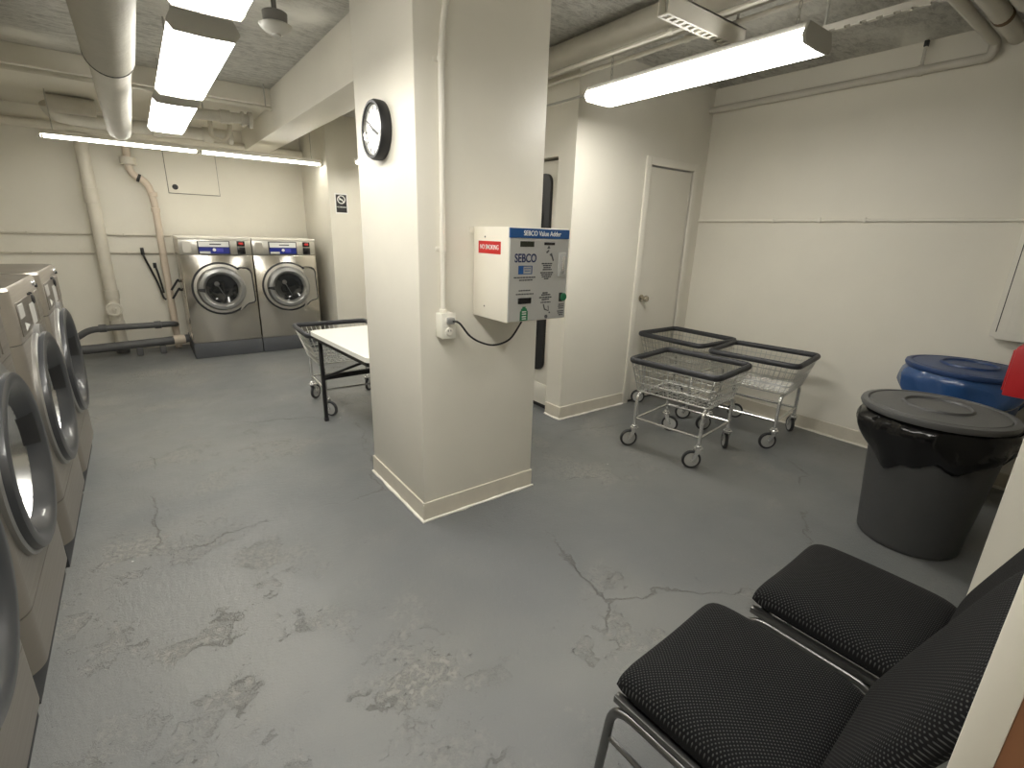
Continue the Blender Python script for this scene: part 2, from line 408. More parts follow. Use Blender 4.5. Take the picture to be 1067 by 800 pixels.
def make_washer(label, group):
    t = thing('front_load_washer', label, 'washing machine', (0, 0, 0), 0, group)
    obj('body', washer_body(.305, .980, .675, .285), WSTEEL, t)
    obj('lower_panel', prism(nb(), washer_poly(0), .105, .301), WSTEEL, t)
    obj('seam', prism(nb(), [(x-.004, y*.992) for x, y in washer_poly(0)], .29, .306), SEAM, t)
    bm = nb(); P = washer_poly(.001)
    a = [bm.verts.new((x, y, .984)) for x, y in P]; b = [bm.verts.new((x, y, 1.188)) for x, y in P]
    c = [bm.verts.new((x-(.010 if x > -.2 else 0), y*.982, 1.2)) for x, y in P]
    bm.faces.new(a[::-1]); bm.faces.new(c); n = len(P)
    for A, B in ((a, b), (b, c)):
        for i in range(n): bm.faces.new((A[i], A[(i+1) % n], B[(i+1) % n], B[i]))
    cp = obj('control_panel', bm, WSTEEL, t)
    obj('seam', prism(nb(), [(x-.004, y*.992) for x, y in washer_poly(0)], .975, .99), SEAM, t)
    Mp = T((.001, 0, .985))
    def plate(y0, y1, z0, z1, th, m, nm, lab=None): obj(nm, box(nb(), -.002, th, y0, y1, z0, z1, min(.001, th*.4), 1, Mp), m, cp, lab)
    plate(-.27, .14, .018, .150, .003, WDARK, 'fascia')
    plate(-.25, -.15, .085, .14, .0045, LABELG, 'label_plate', 'pale instruction label')
    plate(-.01, .10, .025, .115, .0045, LABELG, 'label_plate', 'pale instruction label')
    plate(.18, .29, .02, .15, .0035, WSTEEL, 'coin_panel')
    bm = nb(); prism(bm, [(-.19, .030), (-.10, .042), (-.19, .064)], .001, .005, Mp @ Matrix(((0, 0, 1, 0), (1, 0, 0, 0), (0, 1, 0, 0), (0, 0, 0, 1)))); obj('arrow_mark', bm, PAPER, cp)
    for y, z, r in ((.22, .186, .013), (.27, .170, .009), (.03, .155, .005), (.07, .155, .005)):
        bm = nb(); lathe(bm, [(r, -.01), (r, .006), (r*.8, .010), (0, .010)], 16, Mp @ T((0, y, z)) @ AXX); obj('lock', bm, BLACK if r < .01 else CHROME, cp)
    bm = nb(); lathe(bm, [(.02, 0), (.02, .008), (.012, .012), (0, .012)], 16, Mp @ T((0, .10, .125)) @ AXX); obj('knob', bm, BLACK, cp)
    obj('kick_plate', box(nb(), -.70, -.028, -.37, .37, .0, .105), RUBBER, t)
    D = T((0, 0, .675)) @ AXX
    dr = obj('door', lathe(nb(), [(.217, -.014), (.247, .026), (.262, .038), (.282, .041), (.297, .034), (.302, .015), (.302, -.002), (.25, -.004)], 64, D), RING, t)
    obj('outer_ring', lathe(nb(), [(.302, -.003), (.313, -.002), (.314, .012), (.307, .018), (.300, .016)], 64, D), RINGL, dr, 'silver outer ring')
    obj('chrome_ring', lathe(nb(), [(.198, -.062), (.218, -.012), (.224, -.010), (.222, -.03), (.206, -.07)], 56, D), CHROMED, dr, 'chrome inner ring')
    obj('window', lathe(nb(), [(.204, -.058), (.17, -.048), (.12, -.040), (.0, -.037), (.0, -.06), (.2, -.068)], 48, D), GLASSD, dr, 'dark glass porthole')
    obj('handle_recess', lathe(nb(), [(.214, -.016), (.243, .026), (.247, .028), (.220, -.016), (.214, -.016)], 8, D, PI/2-.10, PI/2+.42), BLACK, dr, 'black handle recess')
    bm = nb(); prism(bm, [(-.075, .285), (-.05, .315), (-.02, .335), (.02, .335), (.05, .315), (.075, .285)], -.003, .022, T((0, 0, .675)) @ Matrix(((0, 0, 1, 0), (1, 0, 0, 0), (0, 1, 0, 0), (0, 0, 0, 1)))); obj('hinge_hood', bm, RINGL, dr)
    return t
WX = -.418
wl = ['nearest grey front-load washer at left edge, only its lower corner showing',
      'second grey front-load washer from the camera, round door cut by left edge',
      'grey front-load washer in left row whose dark side and full round door show',
      'farthest grey front-load washer in left row, beside the bare back corner']
gp = 'grey washers along the left wall'
w0 = make_washer(wl[2], gp); w0.location = (WX, 2.955, 0)
dup(w0, (WX-.01, 1.375, 0), 0, wl[0]); dup(w0, (WX-.01, 2.165, 0), 0, wl[1]); dup(w0, (WX, 3.745, 0), 0, wl[3])

# ------------------------------------------------------------------ stainless washers at the back (front faces -y)
def make_steel(label):
    t = thing('stainless_washer', label, 'washing machine', (0, 0, 0), 0, 'stainless washers at the back wall')
    obj('plinth', box(nb(), -.348, .348, .0, .80, 0, .172, .006), PLINTH, t)
    obj('body', box(nb(), -.347, .347, 0, .80, .176, 1.138, .006), STEEL, t)
    cp = obj('control_panel', box(nb(), -.347, .347, .004, .80, 1.142, 1.305, .004), STEELC, t)
    obj('top_cover', box(nb(), -.349, .349, -.012, .80, 1.306, 1.33, .006), TRIMW, t, 'pale top cover')
    obj('label_plate', box(nb(), -.315, -.235, -.001, .006, 1.165, 1.28, .002, 1), STEELC, cp)
    ds = obj('display_frame', box(nb(), -.175, .135, -.004, .008, 1.15, 1.292, .003), BLACK, cp)
    obj('display_strip', box(nb(), -.165, .125, -.0055, .004, 1.228, 1.284, .001, 1), WHITE, ds, 'white strip')
    obj('display_screen', box(nb(), -.165, .125, -.0055, .004, 1.156, 1.224, .001, 1), SCRBLUE, ds, 'blue screen')
    obj('screen_caption', box(nb(), -.16, -.06, -.0065, .003, 1.156, 1.18, .001, 1), PAPER, ds)
    obj('screen_icon', lathe(nb(), [(.017, -.001), (.017, .001), (0, .001)], 14, T((-.02, -.0066, 1.197)) @ AXNY), WHITE, ds)
    bm = nb(); box(bm, .0, .065, -.0065, .003, 1.175, 1.215, .001, 1); obj('screen_field', bm, mat('field_blue', (.04, .045, .24), .3, emit=.08, ecol=(.1, .1, .8)), ds)
    bm = nb(); box(bm, -.06, .05, -.0065, .003, 1.25, 1.262); obj('strip_lettering', bm, PRINT, ds)
    rd = obj('coin_meter', box(nb(), .205, .285, -.004, .008, 1.15, 1.228, .003), LCD, cp)
    rl = obj('price_display', box(nb(), .205, .285, -.004, .008, 1.236, 1.292, .003), LCD, cp)
    obj('red_digits', box(nb(), .225, .268, -.0055, .004, 1.255, 1.278, .001, 1), REDLED, rl)
    # door
    D = T((0, .002, .775)) @ AXNY
    dr = obj('door', lathe(nb(), [(.155, .03), (.165, .058), (.19, .076), (.222, .07), (.238, .045), (.242, .02)], 48, D), RINGL, t, 'silver porthole door')
    obj('gasket', lathe(nb(), [(.275, -.002), (.292, .008), (.292, .018), (.276, .022), (.268, .01)], 48, D), RUBBER, dr, 'black rubber gasket')
    obj('door_plate', lathe(nb(), [(.274, .004), (.27, .016), (.24, .02), (.23, .01)], 48, D), STEELC, dr)
    obj('window', lathe(nb(), [(.16, .04), (.13, .026), (.08, .02), (0, .018)], 40, D), GLASSD, dr, 'dark glass porthole')
    bm = nb(); prism(bm, [(.18, .20), (.20, .215), (.27, .21), (.298, .19), (.31, .15), (.318, -.13), (.312, -.155), (.25, -.17), (.20, -.215), (.16, -.25), (.2, -.1), (.2, .1)], .004, .026, D @ Matrix())
    obj('latch_plate', bm, STEELC, dr)
    bm = nb(); tube(bm, fillet([(.17, .225, .024), (.21, .232, .024), (.285, .225, .024), (.315, .19, .024), (.328, -.15, .024), (.30, -.168, .024), (.24, -.18, .024), (.19, -.23, .024)], .03), .007, 6)
    bmesh.ops.transform(bm, matrix=D, verts=bm.verts); obj('latch_trim', bm, RUBBER, dr)
    bm = nb(); prism(bm, [(-.245, -.012), (-.17, -.03), (-.165, .012), (-.235, .008)], .06, .08, D); obj('hinge_block', bm, BLACK, dr)
    bm = nb(); tube(bm, [(-.04, -.0165, .82), (.03, -.0165, .67)], .006, 6); lathe(bm, [(.03, .0), (.024, .012), (0, .014)], 16, T((-.045, -.012, .83)) @ AXNY); obj('drum_bar', bm, DRUM, dr)
    return t
s1 = make_steel('left stainless front-load washer, beside the thin peach wall pipe'); s1.location = (.70, 6.42, 0)
dup(s1, (1.405, 6.42, 0), 0, 'right stainless front-load washer, next to the corner wall')

# ------------------------------------------------------------------ stacked dryer in the recess (front faces -x)
t = thing('stacked_dryer', 'white stacked dryer with black doors in wall recess behind the pillar', 'dryer', (2.63, 3.33, 0))
obj('body', box(nb(), 0, .74, -.352, .352, .05, 2.0, .006), DRYW, t)
obj('base', box(nb(), .04, .70, -.33, .33, 0, .05), BLACK, t)
for z in (.70, 1.565):
    M = T((0, 0, z)) @ AXNX
    d = obj('door', prism(nb(), rrect(-.345, .345, -.285, .285, .07, 8), -.002, .028, M), BLACK, t, 'black door')
    obj('window', lathe(nb(), [(.20, .028), (.21, .036), (.18, .040), (0, .044)], 36, M), GLASSD, d, 'dark round glass')
obj('drawer', box(nb(), -.006, .01, -.33, .33, .10, .235, .003), DRYW, t)

# ------------------------------------------------------------------ folding table
t = thing('laundry_table', 'white-topped folding table with black legs behind the pillar', 'table', (1.33, 3.30, 0), math.radians(3.5))
TX, TY = .36, .52
obj('tabletop', prism(nb(), rrect(-TX, TX, -TY, TY, .05), .69, .72), LAMW, t)
obj('edge_frame', prism(nb(), rrect(-TX+.012, TX-.012, -TY+.012, TY-.012, .05), .66, .692), BLACK, t)
for sx in (-1, 1):
    for sy in (-1, 1):
        l = obj('leg', box(nb(), sx*(TX-.06)-.013, sx*(TX-.06)+.013, sy*(TY-.05)-.013, sy*(TY-.05)+.013, .012, .67, .003), BLACK, t)
        obj('foot', box(nb(), sx*(TX-.06)-.016, sx*(TX-.06)+.016, sy*(TY-.05)-.016, sy*(TY-.05)+.016, 0, .03, .004), RUBBER, l)
for sy in (-1, 1): obj('stretcher', box(nb(), -TX+.06, TX-.06, sy*(TY-.05)-.012, sy*(TY-.05)+.012, .335, .375, .003), BLACK, t)
bm = nb(); tube(bm, [(-TX+.07, TY-.06, .36), (.08, 0, .62)], .010, 6); tube(bm, [(TX-.07, -TY+.06, .36), (-.08, 0, .62)], .010, 6); obj('brace', bm, BLACK, t)

# ------------------------------------------------------------------ wire laundry carts
def make_cart(label):
    t = thing('laundry_cart', label, 'laundry cart', (0, 0, 0), 0, 'wire laundry carts')
    RX0, RX1, RY = -.322, .208, .31; BX0, BX1, BY = -.225, .185, .268; ZR, ZB = .655, .42; OY = -.026
    bump = fillet([(RX0, 0, ZR), (RX0, RY, ZR), (RX1, RY, ZR), (RX1, -RY, ZR), (RX0, -RY, ZR), (RX0, 0, ZR)], .055, 6)[:-1]
    bm = nb(); tube(bm, bump, .0165, 10, closed=True); bmesh.ops.scale(bm, vec=(1, 1, 1.25), verts=bm.verts, space=T((0, 0, -ZR))); bmesh.ops.translate(bm, vec=(0, OY, 0), verts=bm.verts); obj('bumper_rim', bm, BUMPER, t)
    bm = nb()
    def loop(f, r):
        x0, x1, y = RX0+(BX0-RX0)*f, RX1+(BX1-RX1)*f, RY+(BY-RY)*f; z = ZR+(ZB-ZR)*f; rr = .05-.02*f
        tube(bm, fillet([(x0, 0, z), (x0, y, z), (x1, y, z), (x1, -y, z), (x0, -y, z), (x0, 0, z)], rr, 4)[:-1], r, 6, closed=True)
    for f, r in ((.24, .0024), (.46, .0036), (.72, .0044), (1., .005)): loop(f, r)
    n = 15
    for i in range(n+1):
        u = -1+2*i/n; u2 = u*.93
        for (rx, bx) in ((RX0, BX0), (RX1, BX1)): tube(bm, [(rx, RY*u2, ZR), (bx, BY*u2, ZB)], .0024, 5, caps=False)
        tube(bm, [(BX0, BY*u2, ZB), (BX1, BY*u2, ZB)], .0024, 5, caps=False)
    n = 12
    for i in range(n+1):
        u = .05+.9*i/n
        for s in (-1, 1): tube(bm, [(RX0+(RX1-RX0)*u, s*RY, ZR), (BX0+(BX1-BX0)*u, s*BY, ZB)], .0024, 5, caps=False)
        if i % 2 == 0: tube(bm, [(BX0+(BX1-BX0)*u, -BY, ZB-.003), (BX0+(BX1-BX0)*u, BY, ZB-.003)], .0022, 5, caps=False)
    for v in bm.verts: v.co.y += OY*(v.co.z-ZB)/(ZR-ZB)
    obj('wire_basket', bm, WIRE, t)
    WX_, WY = .232, .243
    bm = nb()
    for s in (-1, 1):
        y = s*WY
        tube(bm, fillet([(-WX_, y, .155), (-WX_, y, ZB-.016), (WX_, y, ZB-.016), (WX_, y, .155)], .06, 6), .0125, 10)
        tube(bm, [(-WX_, y, .215), (WX_, y, .215)], .008, 8)
    for x in (-WX_, WX_): tube(bm, [(x, -WY, .215), (x, WY, .215)], .009, 8)
    obj('frame', bm, CHROME, t)
    k = 0
    for sx in (-1, 1):
        for sy in (-1, 1):
            a = [2.3, 2.45, .6, -1.2][k]; k += 1
            M = T((sx*WX_, sy*WY, 0)) @ Matrix.Rotation(a, 4, 'Z')
            bm = nb(); lathe(bm, [(.012, .165), (.02, .16), (.02, .15), (.03, .146), (.03, .134), (.014, .13)], 14, M)
            for s in (-1, 1):
                prism(bm, [(-.018, .138), (.02, .138), (.046, .062), (.030, .050)], s*.019-.002, s*.019+.002, M @ Matrix.Rotation(PI/2, 4, 'X'))
            tube(bm, [M @ Vector((.036, -.024, .0625)), M @ Vector((.036, .024, .0625))], .006, 8)
            c = obj('caster', bm, CHROME, t)
            Mw = M @ T((.036, 0, .0625)) @ Matrix.Rotation(PI/2, 4, 'X')
            w = obj('wheel', lathe(nb(), [(.0, -.012), (.014, -.014), (.03, -.008), (.049, -.009), (.049, .009), (.03, .008), (.014, .014), (0, .012)], 24, Mw), WHEELG, c, 'grey wheel')
            bm = nb(); lathe(bm, [(.048, -.010), (.058, -.012), (.0625, -.007), (.0625, .007), (.058, .012), (.048, .010)], 28, Mw)
            bm2 = obj('tyre', bm, RUBBER, c)
    return t
c1 = make_cart('front wire laundry cart with black rim, nearest of the three by the door'); c1.location = (2.976, 1.894, 0); c1.rotation_euler = (0, 0, .137)
dup(c1, (3.735, 1.774, 0), .154, 'right wire laundry cart of the three, its rim closest to the right wall')
dup(c1, (3.775, 2.462, 0), .0, 'rear wire laundry cart of the three, mostly hidden, in front of the closed door')
dup(c1, (1.30, 4.10, 0), math.radians(-92), 'single wire laundry cart behind the white-topped table')

# ------------------------------------------------------------------ chairs
def cushion(w, d, t, M, sag=0., p=7, n=22, crown=.1):
    bm = nb(); V = {}
    for k, sgn in ((0, 1), (1, -1)):
        for i in range(n+1):
            for j in range(n+1):
                u = math.sin(PI/2*(-1+2*i/n)); v = math.sin(PI/2*(-1+2*j/n))
                ru = u*(1-.035*v**8*1.0); rv = v*(1-.035*u**8)
                e = ((1-abs(u)**p)*(1-abs(v)**p))**.42
                h = e*(t*.72)+crown*t*(1-u*u)*(1-v*v) if sgn > 0 else -e*t*.28
                h -= sag*(1-u*u)*max(0, v)**2
                if sgn < 0 and (i in (0, n) or j in (0, n)): V[k, i, j] = V[0, i, j]; continue
                V[k, i, j] = bm.verts.new(M @ Vector((ru*w/2, rv*d/2, h)))
        for i in range(n):
            for j in range(n): bm.faces.new((V[k, i, j], V[k, i+1, j], V[k, i+1, j+1], V[k, i, j+1]))
    return bm
def make_chair(label):
    t = thing('stacking_chair', label, 'chair', (0, 0, 0), 0, 'black stacking chairs')
    obj('seat', cushion(.44, .42, .085, T((0, .008, .425)), .014), FABS, t, sharp=80)
    obj('backrest', cushion(.44, .50, .055, T((.006, -.292, .69)) @ Matrix.Rotation(math.radians(-70), 4, 'X'), 0, 9), FABB, t, sharp=80)
    bm = nb()
    for s in (-1, 1): box(bm, s*.216-.011, s*.216+.011, -.20, .205, .385, .405, .003)
    box(bm, -.21, .21, .16, .185, .383, .403, .003); obj('seat_frame', bm, CHFRAME, t)
    for s in (-1, 1):
        x = s*.222
        obj('leg_frame', tube(nb(), fillet([(x+s*.012, .235, 0), (x, .205, .375), (x, -.13, .375), (x+s*.01, -.225, 0)], .06, 7), .0115, 10), CHFRAME, t)
        obj('leg_brace', tube(nb(), [(x+s*.003, .215, .27), (x+s*.003, -.16, .25)], .007, 8), CHFRAME, t)
        obj('back_post', tube(nb(), fillet([(s*.20, -.05, .38), (s*.20, -.225, .39), (s*.20, -.385, .86)], .06, 6), .011, 10), CHFRAME, t)
    return t
ch = make_chair('nearer black dotted-fabric chair, lowest in the photo at bottom right'); ch.location = (.992, .365, 0); ch.rotation_euler = (0, 0, .045)
dup(ch, (1.550, .325, 0), .02, 'farther black dotted-fabric chair, between the nearer chair and the grey barrel')

# ------------------------------------------------------------------ barrels
def make_barrel(name, label, loc, H, body, lidm, bag, bagname, drop, off=(0, 0)):
    t = thing(name, label, 'trash barrel', loc, 0, None)
    obj('barrel_body', lathe(nb(), [(0, .0), (.204, .0), (.213, .012), (.215, .03), (.264, H-.10), (.277, H-.04), (.283, H-.035), (.283, H-.02), (0, H-.02)], 48), body, t)
    lid = obj('lid', lathe(nb(), [(.27, H-.028), (.297, H-.026), (.303, H-.012), (.299, H+.002), (.275, H+.006), (.268, H-.002), (.262, H+.004), (.14, H+.010), (.135, H+.020), (.128, H+.021), (.122, H+.010), (0, H+.012)], 56, T((off[0], off[1], 0))), lidm, t)
    bm = nb(); n = 72; rings = []
    rnd = random.Random(7)
    ph = [rnd.uniform(0, 6.28) for _ in range(8)]
    for k in range(9):
        f = k/8; ring = []
        for j in range(n):
            a = 2*PI*j/n
            low = drop*(.72+.22*math.sin(2*a+ph[0])+.12*math.sin(5*a+ph[1])+.05*math.sin(13*a+ph[2]))
            z = H-.03-low*f
            bul = (.036+.012*math.sin(3*a+ph[3]+2*f)+.006*math.sin(7*a+ph[4]+3*f)+.003*math.sin(17*a+ph[5]-4*f))*min(1, .35+f*4)*(1-.75*max(0, (f-.72)/.28)**2)
            r = .215+.062*(z/H)+.004+max(.004, bul)
            q = .6*math.sin(PI*min(1, f*1.3)) if f < .77 else .6*math.sin(PI*1.0); ring.append(bm.verts.new((r*math.cos(a)+off[0]*q, r*math.sin(a)+off[1]*q, z)))
        rings.append(ring)
    last = []
    for v in rings[-1]:
        a = math.atan2(v.co.y, v.co.x); z = v.co.z+.006; r = .213+.062*(z/H)+.001
        last.append(bm.verts.new((r*math.cos(a), r*math.sin(a), z)))
    rings.append(last)
    for A_, B_ in zip(rings, rings[1:]):
        for j in range(n): bm.faces.new((A_[j], A_[(j+1) % n], B_[(j+1) % n], B_[j]))
    obj('bag_liner', bm, bag, t, bagname, sharp=70)
    return t
make_barrel('trash_barrel', 'dark grey lidded trash barrel with black bag hanging over its rim', (3.018, .530, 0), .715, GREYP, LIDG, BAGK, 'black plastic bag liner', .25, (-.028, .020))
make_barrel('recycling_barrel', 'blue lidded recycling barrel behind the grey barrel, against right wall', (3.875, .625, 0), .785, BLUEP, BLUEP, BAGB, 'blue plastic bag liner', .24)

# ------------------------------------------------------------------ card value machine on the pillar
t = thing('card_value_machine', 'ivory card value machine with blue header bolted on the pillar', 'vending machine', (1.461, 2.045, 1.07))
XW, DP, HT = .174, .286, .415
obj('cabinet', box(nb(), -XW, XW, -DP+.004, 0, 0, HT, .003), CABW, t)
F = -DP
fp = obj('front_plate', box(nb(), -XW+.003, XW-.003, F-.002, F+.006, .004, HT-.047, .001, 1), CABG, t, 'grey metal front plate')
hd = obj('header', box(nb(), -XW+.002, XW-.002, F-.003, F+.006, HT-.045, HT-.004, .001, 1), BLUE, t, 'blue header strip')
def tx(nm, body, size, m, x, z, par=fp, sq=1., y=F-.0025): return text(nm, body, size, m, par, T((x, y, z)) @ FNY, sq)
tx('header_lettering', 'SEBCO Value Adder', .030, WHITE, .01, HT-.025, hd, .86, F-.0035)
tx('logo_lettering', 'SEBCO', .052, DBLUE, -.082, .283, fp, .78)
bm = nb(); box(bm, -.121, -.094, F-.004, F, .215, .252); obj('logo_block', bm, BLUE, fp)
bm = nb()
for a in ((-.094, -.045, .249, .252), (-.094, -.045, .215, .218), (-.047, -.044, .215, .252), (-.088, -.054, .238, .241), (-.085, -.055, .228, .231)): box(bm, a[0], a[1], F-.004, F, a[2], a[3])
obj('logo_frame', bm, BLUE, fp)
def lines(rows, nm='printed_lines'):
    bm = nb()
    for x0, x1, z in rows:
        x = x0
        while x < x1-.002:
            w = min(random.uniform(.006, .016), x1-x); box(bm, x, x+w, F-.0034, F, z, z+.0055); x += w+.003
    obj(nm, bm, PRINT, fp)
lines([(-.145, -.02, .198), (-.115, -.035, .186), (-.115, -.05, .140), (-.13, -.03, .124)])
lines([(.012, .078, .258), (.020, .070, .249), (.024, .066, .240), (.02, .072, .231), (.006, .082, .217), (.012, .076, .208), (.016, .07, .199), (.03, .055, .190)])
lines([(.025, .06, .125), (.018, .072, .116), (.006, .08, .104), (.022, .066, .094), (.016, .076, .081)])
lines([(.128, .162, .066), (.126, .162, .057), (.13, .16, .048), (.122, .164, .034), (.126, .164, .025), (.132, .158, .016)])
obj('display_window', box(nb(), -.115, -.037, F-.004, F, .333, .357, .001, 1), mat('lcd_olive', (.03, .032, .022), .2), fp, 'dark display window')
obj('card_slot', box(nb(), .022, .085, F-.004, F, .342, .354, .001, 1), BLACK, fp, 'black card slot')
obj('bill_slot', box(nb(), -.118, -.043, F-.007, F, .083, .110, .002, 1), LCD, fp, 'black bill slot')
bm = nb(); prism(bm, [(.04, .327), (.058, .327), (.049, .340)], -F, -F+.004, Matrix.Rotation(PI/2, 4, 'X'))
prism(bm, [(.035, .312), (.05, .322), (.052, .316), (.040, .306)], -F, -F+.004, Matrix.Rotation(PI/2, 4, 'X'))
prism(bm, [(.055, .30), (.068, .308), (.082, .276), (.078, .270), (.068, .292)], -F, -F+.004, Matrix.Rotation(PI/2, 4, 'X'))
obj('card_arrows', bm, PRINT, fp)
bm = nb(); prism(bm, [(.030, .075), (.036, .075), (.042, .055), (.062, .045), (.064, .05), (.06, .066), (.064, .066), (.066, .04), (.04, .048)], -F, -F+.004, Matrix.Rotation(PI/2, 4, 'X'))
for x, z, r in ((.052, .016, .009), (.072, .034, .004)): lathe(bm, [(r, F), (r, 0), (0, 0)], 12, T((x, F-.004, z)) @ AXNY) if False else lathe(bm, [(r, 0), (r, .004), (0, .004)], 12, T((x, F, z)) @ AXNY)
obj('refund_pictogram', bm, PRINT, fp)
bm = nb(); prism(bm, [(-.104, -.0 + .006), (-.060, .006), (-.060, .048), (-.066, .054), (-.066, .060), (-.074, .064), (-.074, .070), (-.090, .070), (-.090, .064), (-.098, .060), (-.098, .054), (-.104, .048)], -F, -F+.004, Matrix.Rotation(PI/2, 4, 'X')); obj('green_emblem', bm, GREEN, fp, 'green emblem')
bm = nb()
for z in (.012, .022, .034, .044): box(bm, -.094, -.07, F-.005, F-.002, z, z+.005)
obj('emblem_lettering', bm, PAPER, fp)
lk = obj('lock_plate', box(nb(), .112, .152, F-.012, F, .20, .310, .004), CABG, fp, 'raised lock plate')
obj('lock_handle', box(nb(), .122, .140, F-.020, F-.010, .215, .295, .005), CHROME, lk)
gb = obj('green_button', box(nb(), .128, .150, F-.006, F, .083, .125, .002), BLACK, fp)
bm = nb(); lathe(bm, [(.019, 0), (.019, .008), (.015, .012), (0, .012)], 20, T((.152, F-.002, .104)) @ AXNY); obj('button_cap', bm, GREEN, gb, 'green button')
stk = obj('warning_sticker', box(nb(), -XW-.0015, -XW+.002, -.225, -.045, .297, .352, .0005, 1), STKRED, t, 'red warning sticker')
text('sticker_lettering', 'NO SMOKING', .029, WHITE, stk, T((-XW-.0017, -.135, .325)) @ FNX, .82)
bm = nb()
for y, z in ((-.10, .37), (-.10, .055)): lathe(bm, [(.004, 0), (.004, .002), (0, .003)], 10, T((-XW, y, z)) @ AXNX)
obj('rivet', bm, PRINT, t)
bm = nb(); box(bm, -XW-.02, XW, -.004, .003, HT-.03, HT-.005); obj('mounting_tab', bm, CABW, t)

# outlet, conduit and cord
t = thing('electrical_outlet', 'white double electrical outlet box low on the pillar', 'outlet', (1.118, 2.046, 1.035))
obj('box', box(nb(), -.036, .036, -.055, .004, -.058, .058, .004), OUTW, t)
fc = obj('face_plate', box(nb(), -.038, .038, -.060, -.053, -.060, .060, .003), OUTW, t)
for z in (.026, -.026):
    s = obj('socket', lathe(nb(), [(.019, 0), (.019, .004), (.017, .006), (0, .006)], 18, T((0, -.059, z)) @ AXNY), TRIMW, fc)
    bm = nb()
    for x in (-.007, .007): box(bm, x-.0015, x+.0015, -.0662, -.064, z, z+.009)
    obj('slots', bm, BLACK, s)
bm = nb(); tube(bm, fillet([(1.112, 2.028, 1.09), (1.112, 2.028, 2.22), (1.165, 2.028, 2.45), (1.165, 2.028, 2.70)], .12, 8), .0125, 10)
tag(obj('electrical_conduit', bm, TRIMW), 'white conduit rising from the outlet up the pillar corner', 'conduit')
cd = bpy.data.objects[-1] if False else [o for o in C.objects if o.name == 'electrical_conduit'][0]
for z in (1.38, 2.13):
    bm = nb(); box(bm, 1.085, 1.139, 2.044, 2.05, z-.009, z+.009, .002, 1); lathe(bm, [(.0155, -.009), (.0155, .009)], 14, T((1.112, 2.028, z))); obj('strap', bm, TRIMW, cd)
bm = nb(); lathe(bm, [(.013, 0), (.019, .004), (.019, .016), (.013, .02)], 14, T((1.112, 2.028, 1.092))); obj('connector', bm, TRIMW, cd)
pts = [(1.118, 1.97, 1.060), (1.14, 1.93, 1.056), (1.20, 1.935, .99), (1.28, 1.955, .945), (1.36, 1.955, .925), (1.44, 1.94, .95), (1.49, 1.92, 1.03), (1.50, 1.91, 1.066)]
def spline(P, k=6):
    P = [Vector(p) for p in P]; P = [P[0]*2-P[1]]+P+[P[-1]*2-P[-2]]; out = []
    for i in range(1, len(P)-2):
        for j in range(k):
            t_ = j/k; a, b, c, d = P[i-1:i+3]
            out.append(.5*((2*b)+(c-a)*t_+(2*a-5*b+4*c-d)*t_*t_+(3*b-a-3*c+d)*t_**3))
    out.append(P[-2]); return out
bm = nb(); tube(bm, spline(pts), .0048, 8)
pc = tag(obj('power_cord', bm, BLACK), 'black power cord sagging from the outlet to the value machine', 'cord')
bm = nb(); box(bm, 1.102, 1.134, 1.955, 1.985, 1.047, 1.077, .006); obj('plug', bm, mat('plug_grey', (.25, .25, .24), .5), pc)

# clock on the left face of the pillar
t = thing('wall_clock', 'round black-rimmed wall clock on the left face of the pillar', 'clock', (1.0, 2.405, 1.897))
obj('rim', lathe(nb(), [(.0, .001), (.126, .001), (.128, .012), (.128, .038), (.122, .050), (.112, .050), (.108, .040)], 48, AXNX), BLACK, t)
fc = obj('dial', lathe(nb(), [(.110, .036), (.0, .036)], 48, AXNX), CLOCKF, t)
bm = nb()
for i in range(12):
    a = i*PI/6; M = T((-.037, 0, 0)) @ Matrix.Rotation(a, 4, 'X'); box(bm, -.0006, .0006, -.0025, .0025, .085, .102, 0, 2, M)
obj('hour_marks', bm, PRINT, fc)
for a, l, w in ((2.0, .055, .005), (-1.0, .08, .0035)):
    bm = nb(); box(bm, -.0395, -.0385, -w, w, -.012, l, 0, 2, Matrix.Rotation(a, 4, 'X')); obj('hand', bm, BLACK, fc)
obj('inner_ring', lathe(nb(), [(.111, .037), (.109, .044), (.104, .037)], 48, AXNX), CHROME, t)

# no smoking sign on the corner wall
t = thing('no_smoking_sign', 'small black and white no-smoking sign on the corner wall', 'sign', (2.037, 6.195, 1.748))
obj('plate', box(nb(), -.075, .075, -.002, .005, -.115, .115, .001, 1), WHITE, t)
obj('panel', box(nb(), -.062, .062, -.0035, .003, -.10, .10), BLACK, t, 'black panel')
bm = nb(); lathe(bm, [(.048, 0), (.048, .002), (.038, .002), (.038, 0)], 32, T((0, -.0036, .045)) @ AXNY)
box(bm, -.043, .043, -.0056, -.0036, -.0055, .0055, 0, 2, T((0, 0, .045)) @ Matrix.Rotation(math.radians(40), 4, 'Y'))
box(bm, -.026, .018, -.0054, -.0036, .040, .049); obj('pictogram', bm, WHITE, t)
text('lettering', 'NO SMOKING', .021, WHITE, t, T((0, -.0042, -.040)) @ FNY, .8)

